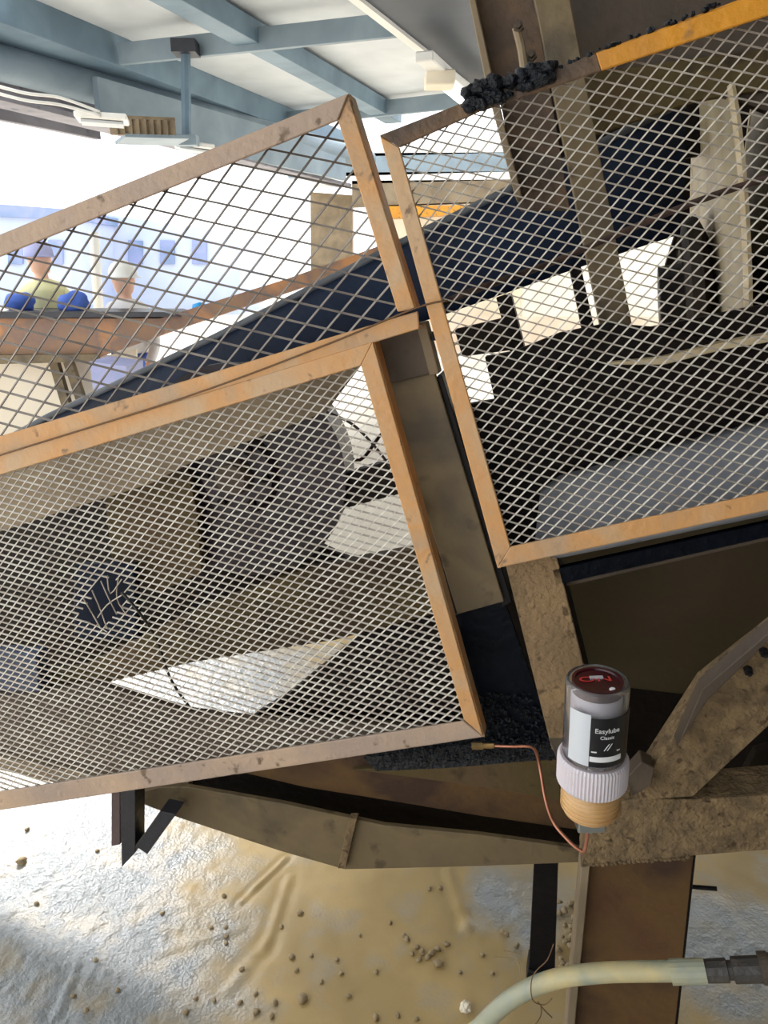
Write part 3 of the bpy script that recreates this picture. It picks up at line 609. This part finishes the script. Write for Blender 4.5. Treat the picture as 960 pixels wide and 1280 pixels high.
sheet(g3, 'strand', [(487, 176), (1100, -48), (1100, 597), (630, 698)], .010, .0240, .0152, .0018, .0022, math.radians(18.5), warp=.004)
# hooks that carry the guards on the machine
for g, q, k2 in ((g1, (508, 396), .05), (g2, (520, 640), .062), (g2, (575, 830), .075), (g3, (545, 420), .06), (g3, (640, 692), .05)):
    bm = B(); beam(bm, G(q[0], q[1], .004), G(q[0], q[1], k2 + .002), .012, .012); build(bm, 'hook', 'black', g)

# ------------------------------------------------------------ wires and cords
def wire(name, pts, r, m, lab, cat, k=None):
    bm = B(); tube(bm, [G(*p) for p in pts], r, 6, 5); return tag(build(bm, name, m, smooth=True), lab, cat)
wire('steel_wire', [(-100, 604, -.006), (0, 569, -.006), (230, 497, -.006), (400, 434, -.006), (520, 385, -.008), (560, 376, -.006)], .0014, 'wire', 'thin dark wire lying along the joint of the two left guards', 'wire')
wire('cord', [(556, 378, .03), (600, 360, .03), (680, 332, .14), (760, 298, .15), (860, 256, .15), (960, 222, .15), (1080, 190, .15)], .0048, 'rope', 'dark reddish brown cord slung behind the right guard', 'cord')
wire('hanging_wire', [(152, 740, -.003), (176, 768, -.003), (196, 800, .03), (214, 850, .05), (240, 888, .06)], .0024, 'cable', 'dark wire dangling from the torn hole in the fine mesh', 'wire')
wire('thin_cable', [(408, 515, .30), (440, 530, .30), (470, 560, .30), (500, 600, .30)], .003, 'cable', 'black cable curving past the top right of the violet drum', 'cable')
wire('red_wire', [(420, 560, .5), (450, 575, .5), (480, 540, .5), (500, 555, .5)], .004, 'greasecap', 'thin red wire beyond the drum near the orange bar', 'wire')
bm = B(); plate(bm, [(-60, 812), (46, 818), (50, 866), (-60, 864)], .28, .04); tag(build(bm, 'plastic_block', 'blueobj', bevel=.004), 'dark blue plastic block behind the fine mesh at the left edge', 'block')
bm = B(); plate(bm, [(92, 706), (168, 706), (172, 800), (92, 800)], .25, .02); tag(build(bm, 'dark_backing', 'belt', bevel=.003), 'added dark blue pad seen through the torn hole', 'backing')  # plate added so that the torn hole looks dark

# ------------------------------------------------------------ automatic lubricator
bt = G(729, 1052, -.17); tp = G(744, 850, -.17)
axis = (Vector((tp.x, tp.y, tp.z)) - bt).normalized(); axis = (UP - X * .035).normalized()
sc_ = (G(783, 900, -.17) - G(703, 900, -.17)).length / 2       # body radius
c0 = G(737, 1014, -.17); rl = sc_
lub = thing('lubricator', 'clear automatic grease lubricator with wine red cap and black label', 'lubricator', c0)
def zh(py):                                                    # height along the axis for a pixel row
    r = ray(740, py); t_ = (c0.y) / r.y; return (CAM + r * t_).z - c0.z
hb, hc, hd, ht = 0.0, zh(975), zh(940), zh(852) + .004
ref = (-Vector((0, 1, 0)) - axis * (-axis.y)).normalized()
bm = B(); lathe(bm, c0, axis, [(0, rl * .78), (.003, rl * .88), (.009, rl * .94), (hc, rl * .97)], 40); build(bm, 'grease_chamber', 'greasefill', lub, smooth=True, label='translucent chamber of tan grease')
bm = B()
for i in range(5): lathe(bm, c0 + axis * (.010 + i * (hc - .014) / 5), axis, [(0, rl * .965), (.0012, rl * .985), (.0024, rl * .965)], 40)
build(bm, 'chamber_rib', 'greasefill', lub)
bm = B(); lathe(bm, c0 + axis * (hc - .002), axis, [(0, rl * 1.08), (.004, rl * 1.15), (hd - hc - .004, rl * 1.15), (hd - hc, rl * 1.08)], 120, ribs=.025); build(bm, 'ribbed_collar', 'collar', lub)
bm = B(); lathe(bm, c0 + axis * hd, axis, [(0, rl), (ht - hd - .006, rl), (ht - hd - .001, rl * .96), (ht - hd, rl * .9), (ht - hd - .003, rl * .88), (ht - hd - .008, rl * .93), (.002, rl * .94)], 48); cb = build(bm, 'clear_cover', 'clear', lub, smooth=True)
bm = B(); lathe(bm, c0 + axis * (hd + .001), axis, [(0, rl * .8), (ht - hd - .018, rl * .8), (ht - hd - .016, rl * .76)], 40); build(bm, 'inner_body', 'collar', lub, smooth=False)
bm = B(); lathe(bm, c0 + axis * (ht - .020), axis, [(0, rl * .76), (.012, rl * .80), (.019, rl * .80), (.019, rl * .7), (.017, rl * .68)], 40); cp = build(bm, 'cap', 'greasecap', lub)
# curved label: dark front, silver strip at its left
side = axis.cross(ref).normalized()      # to the viewer's right or left
if side.x < 0: side = -side
def wrap(a, h, r): return c0 + axis * h + (ref * math.cos(a) + side * math.sin(a)) * r
def patch(a0, a1, h0, h1, r, name, m, n=14, parent=lub):
    bm = B(); lo = []; 
    for i in range(n + 1):
        a = a0 + (a1 - a0) * i / n; lo.append([bm.verts.new(wrap(a, h, rr)) for h, rr in ((h0, r), (h1, r), (h1, r + .0006), (h0, r + .0006))])
    for a, b in zip(lo, lo[1:]):
        for q in range(4): bm.faces.new([a[q], a[(q + 1) % 4], b[(q + 1) % 4], b[q]])
    bm.faces.new(lo[0]); bm.faces.new(list(reversed(lo[-1]))); return build(bm, name, m, parent)
lh = ht - hd; R1 = rl + .0004
lab = patch(-.42, 1.2, hd + .006, hd + lh * .70, R1, 'label', 'label')
patch(-1.15, -.42, hd + .006, hd + lh * .74, R1 - .0002, 'label', 'sticker')
patch(-.40, .62, hd + .014, hd + .021, R1 + .0008, 'print_line', 'whiteprint', parent=lab)
patch(-.36, -.2, hd + .027, hd + .0285, R1 + .0008, 'print_line', 'whiteprint', parent=lab)
patch(.45, .56, hd + .027, hd + .0285, R1 + .0008, 'print_line', 'whiteprint', parent=lab)
def text_on(txt, size, a0, h0, m, parent, name='lettering', shear=0, flat=None, sx=1):
    cu = bpy.data.curves.new('t', 'FONT'); cu.body = txt; cu.size = size; cu.extrude = .0002; cu.shear = shear; cu.align_x = 'CENTER'
    ob = bpy.data.objects.new('t', cu); COL.objects.link(ob); bpy.context.view_layer.update()
    me = bpy.data.meshes.new_from_object(ob.evaluated_get(bpy.context.evaluated_depsgraph_get())); bpy.data.objects.remove(ob); bpy.data.curves.remove(cu)
    base = wloc(parent)
    for v in me.vertices:
        x, y, z = v.co
        if flat is None: p = wrap(a0 + x * sx / R1, h0 + y, R1 + .0012 + z)
        else: p = flat + side * x * sx - ref * y + axis * (z + .0003)
        v.co = p - base
    me.materials.clear(); me.materials.append(M[m]); o = bpy.data.objects.new(name, me); COL.objects.link(o); o.parent = parent; return o
text_on('Easylube', .0088, .10, hd + lh * .52, 'whiteprint', lab)
text_on('Classic', .0062, .10, hd + lh * .44, 'whiteprint', lab)
text_on('//', .0130, .10, hd + lh * .29, 'whiteprint', lab, shear=.35)
lathe_c = c0 + axis * (ht - .0025)
text_on('ON', .016, 0, 0, 'redlit', cp, flat=lathe_c - side * .002 + ref * .002, sx=1.6)
bm = B(); lathe(bm, lathe_c + side * .012 + ref * .021, axis, [(0, .004), (.0015, .003)], 16); build(bm, 'indicator', 'whiteprint', cp)
bm = B(); box(bm, lathe_c - ref * .006 + side * .0, .008, .0022, .002, (side, ref, axis)); build(bm, 'switch', 'sticker', cp)
# foot: square adaptor and nut
bm = B(); box(bm, c0 - axis * .011 , .018, .016, .011, (side, ref, axis)); build(bm, 'adaptor', 'chrome', lub, bevel=.002)
bm = B(); lathe(bm, c0 - axis * .029, axis, [(0, .008), (.008, .008)], 6); build(bm, 'nut', 'chrome', lub)
# bracket to column
bm = B(); a = c0 - axis * .010 - ref * .015; beam(bm, a, a - ref * .155, .03, .004); build(bm, 'bracket_arm', 'chrome', lub)
# copper pipe
cpz = thing('copper_pipe', 'thin copper grease pipe running from the guard corner to the lubricator foot', 'pipe', G(700, 1040, -.05))
end = c0 - axis * .024
bm = B(); tube(bm, [G(612, 932, .03), G(640, 933, .02), G(660, 933, .0), G(669, 938, -.02), G(675, 960, -.05), G(682, 1000, -.08), G(692, 1028, -.11), G(710, 1050, -.14), G(724, 1062, -.16), G(731, 1062, -.168), end], .0024, 10, 6); build(bm, 'tube', 'copper', cpz, smooth=True)
bm = B(); tube(bm, [G(590, 932, .03), G(604, 932, .03)], .0065, 6, 1); build(bm, 'fitting', 'brass', cpz)
bm = B(); tube(bm, [G(603, 932, .03), G(618, 932, .028)], .0045, 6, 1); build(bm, 'nut', 'brass', cpz)

# ------------------------------------------------------------ hose
hz = thing('water_hose', 'cream rubber hose curving past the column foot with a grimy coupling', 'hose', G(780, 1240, -.12))
hk = -.16
bm = B(); tube(bm, [Z(520, 1500, .02), G(560, 1330, hk + .02), G(600, 1284, hk + .01), G(640, 1248, hk), G(690, 1225, hk), G(750, 1216, hk), G(820, 1214, hk), G(862, 1214, hk)], .0135, 16, 8); build(bm, 'tube', 'hose', hz, smooth=True)
bm = B(); tube(bm, [G(838, 1215, hk), G(882, 1214, hk)], .0162, 16, 1); build(bm, 'sleeve', 'hose', hz, smooth=False)
bm = B(); d = (G(960, 1210, hk) - G(878, 1213, hk)).normalized(); lathe(bm, G(876, 1214, hk), d, [(0, .010), (.001, .0145), (.034, .0150), (.035, .012), (.040, .012), (.041, .0165), (.078, .0165), (.079, .013), (.084, .013), (.085, .019), (.14, .019)], 10); cpl = build(bm, 'coupling', 'coupling', hz)
bm = B(); lathe(bm, G(950, 1210, hk), d, [(0, .020), (.012, .020)], 24); build(bm, 'clamp', 'steelgrey', cpl)
tw = thing('tie_wire', 'thin rusty tie wire twisted around the cream hose', 'wire', G(672, 1240, hk))
r0 = G(672, 1232, hk - .018)
bm = B(); tube(bm, [G(692, 1180, hk - .02), G(684, 1200, hk - .02), G(670, 1214, hk - .018), G(664, 1228, hk - .018), G(666, 1250, hk - .019), G(680, 1256, hk - .018), G(690, 1248, hk - .018)], .0008, 6, 5); build(bm, 'loop', 'wire', tw, smooth=True)
bm = B(); tube(bm, [G(672, 1252, hk - .018), G(680, 1262, hk - .018), G(690, 1272, hk - .018)], .0008, 6, 4); tube(bm, [G(676, 1256, hk - .018), G(676, 1270, hk - .018), G(668, 1282, hk - .018)], .0008, 6, 4); build(bm, 'twisted_end', 'wire', tw, smooth=True)

# ------------------------------------------------------------ stones and rubbish on the mud
def gp(x, y): p = Z(x, y); p.z = ground_h(p.x, p.y); return p
stones = [(28, 1080, 6), (34, 1039, 3), (46, 1131, 3), (320, 1267, 4.5), (378, 1251, 6.5), (375, 1142, 4), (352, 1158, 3), (365, 1197, 4), (282, 1160, 3), (268, 1252, 3), (300, 1255, 3.5), (344, 1255, 4), (302, 1213, 3.5),
          (320, 1244, 3), (264, 1159, 3), (283, 1171, 3), (283, 1179, 3), (436, 1246, 3.5), (470, 1273, 4.5), (421, 1200, 3), (427, 1217, 3), (389, 1195, 3), (371, 1214, 3), (232, 1267, 4), (245, 1250, 3), (203, 1142, 3), (280, 1120, 3), (92, 1246, 3), (108, 1265, 3),
          (558, 1181, 4), (537, 1112, 3), (551, 1111, 3), (505, 1170, 3), (509, 1175, 4), (521, 1185, 3.5), (528, 1191, 4), (534, 1197, 4), (540, 1192, 4.5), (547, 1187, 4), (524, 1200, 3.5), (515, 1192, 3.5), (548, 1206, 6.5), (488, 1154, 3), (603, 1194, 3), (616, 1217, 3), (497, 1270, 3.5), (521, 1274, 3), (575, 1215, 3), (633, 1170, 3.5), (645, 1184, 4), (628, 1166, 3), (122, 1065, 2.5), (147, 1240, 3), (120, 1202, 3), (402, 1228, 3), (450, 1170, 2.5), (470, 1215, 3), (340, 1272, 4)]
protos = []
for i in range(4):
    bm = B(); lump(bm, (0, 0, .55), 1, .7, 2, .6, i * 3.1)
    me = bpy.data.meshes.new('pebble'); bm.to_mesh(me); bm.free(); me.materials.append(M['pebble'])
    for p in me.polygons: p.use_smooth = True
    protos.append(me)
for i, (x, y, r) in enumerate(stones):
    p = gp(x, y); o = bpy.data.objects.new('pebble', protos[i % 4]); COL.objects.link(o)
    R_ = r * .8 * (p - CAM).length / FPX; o.location = p - UP * R_ * .1; o.scale = (R_ * 1.1, R_ * .9, R_); o.rotation_euler.z = i * 1.3
    own = {(378, 1251): 'larger dark pebble alone on the ochre mud near the bottom edge of the photo', (28, 1080): 'dark pebble alone on the bright wet mud at the far left', (548, 1206): 'largest pebble of the cluster between the trough and the pale chalky stone'}.get((x, y))
    tag(o, own or 'small mud coated pebble lying on the wet floor', 'pebble', None if own else 'pebbles on the mud floor')
bm = B(); p = gp(582, 1261); lump(bm, p + UP * .008, .013, .8, 3, .6, 9); tag(build(bm, 'stone', 'palestone', smooth=False), 'pale chalky stone left of the hose, largest on the mud', 'stone')
random.seed(3)
for i in range(46):
    x = random.uniform(700, 722); y = random.uniform(1130, 1226); x = random.uniform(696, 726)
    p = gp(x, y); R_ = random.uniform(.005, .011); o = bpy.data.objects.new('rubble', protos[i % 4]); COL.objects.link(o)
    o.location = p + UP * R_ * random.uniform(0, 1.0); o.scale = (R_, R_ * .9, R_ * .9); o.rotation_euler = (0, 0, i); tag(o, 'crumb of muddy rubble heaped beside the black leg', 'rubble', 'rubble beside the black leg')
bm = B()
for pts in ([(638, 1192), (648, 1200), (652, 1225), (660, 1240)], [(618, 1196), (640, 1198), (650, 1206)], [(630, 1188), (650, 1192)]):
    tube(bm, [Z(x, y, .012) for x, y in pts], .0012, 5, 4)
tag(build(bm, 'dry_twig', 'weed'), 'pale dry twig on the mud left of the black leg', 'twig')
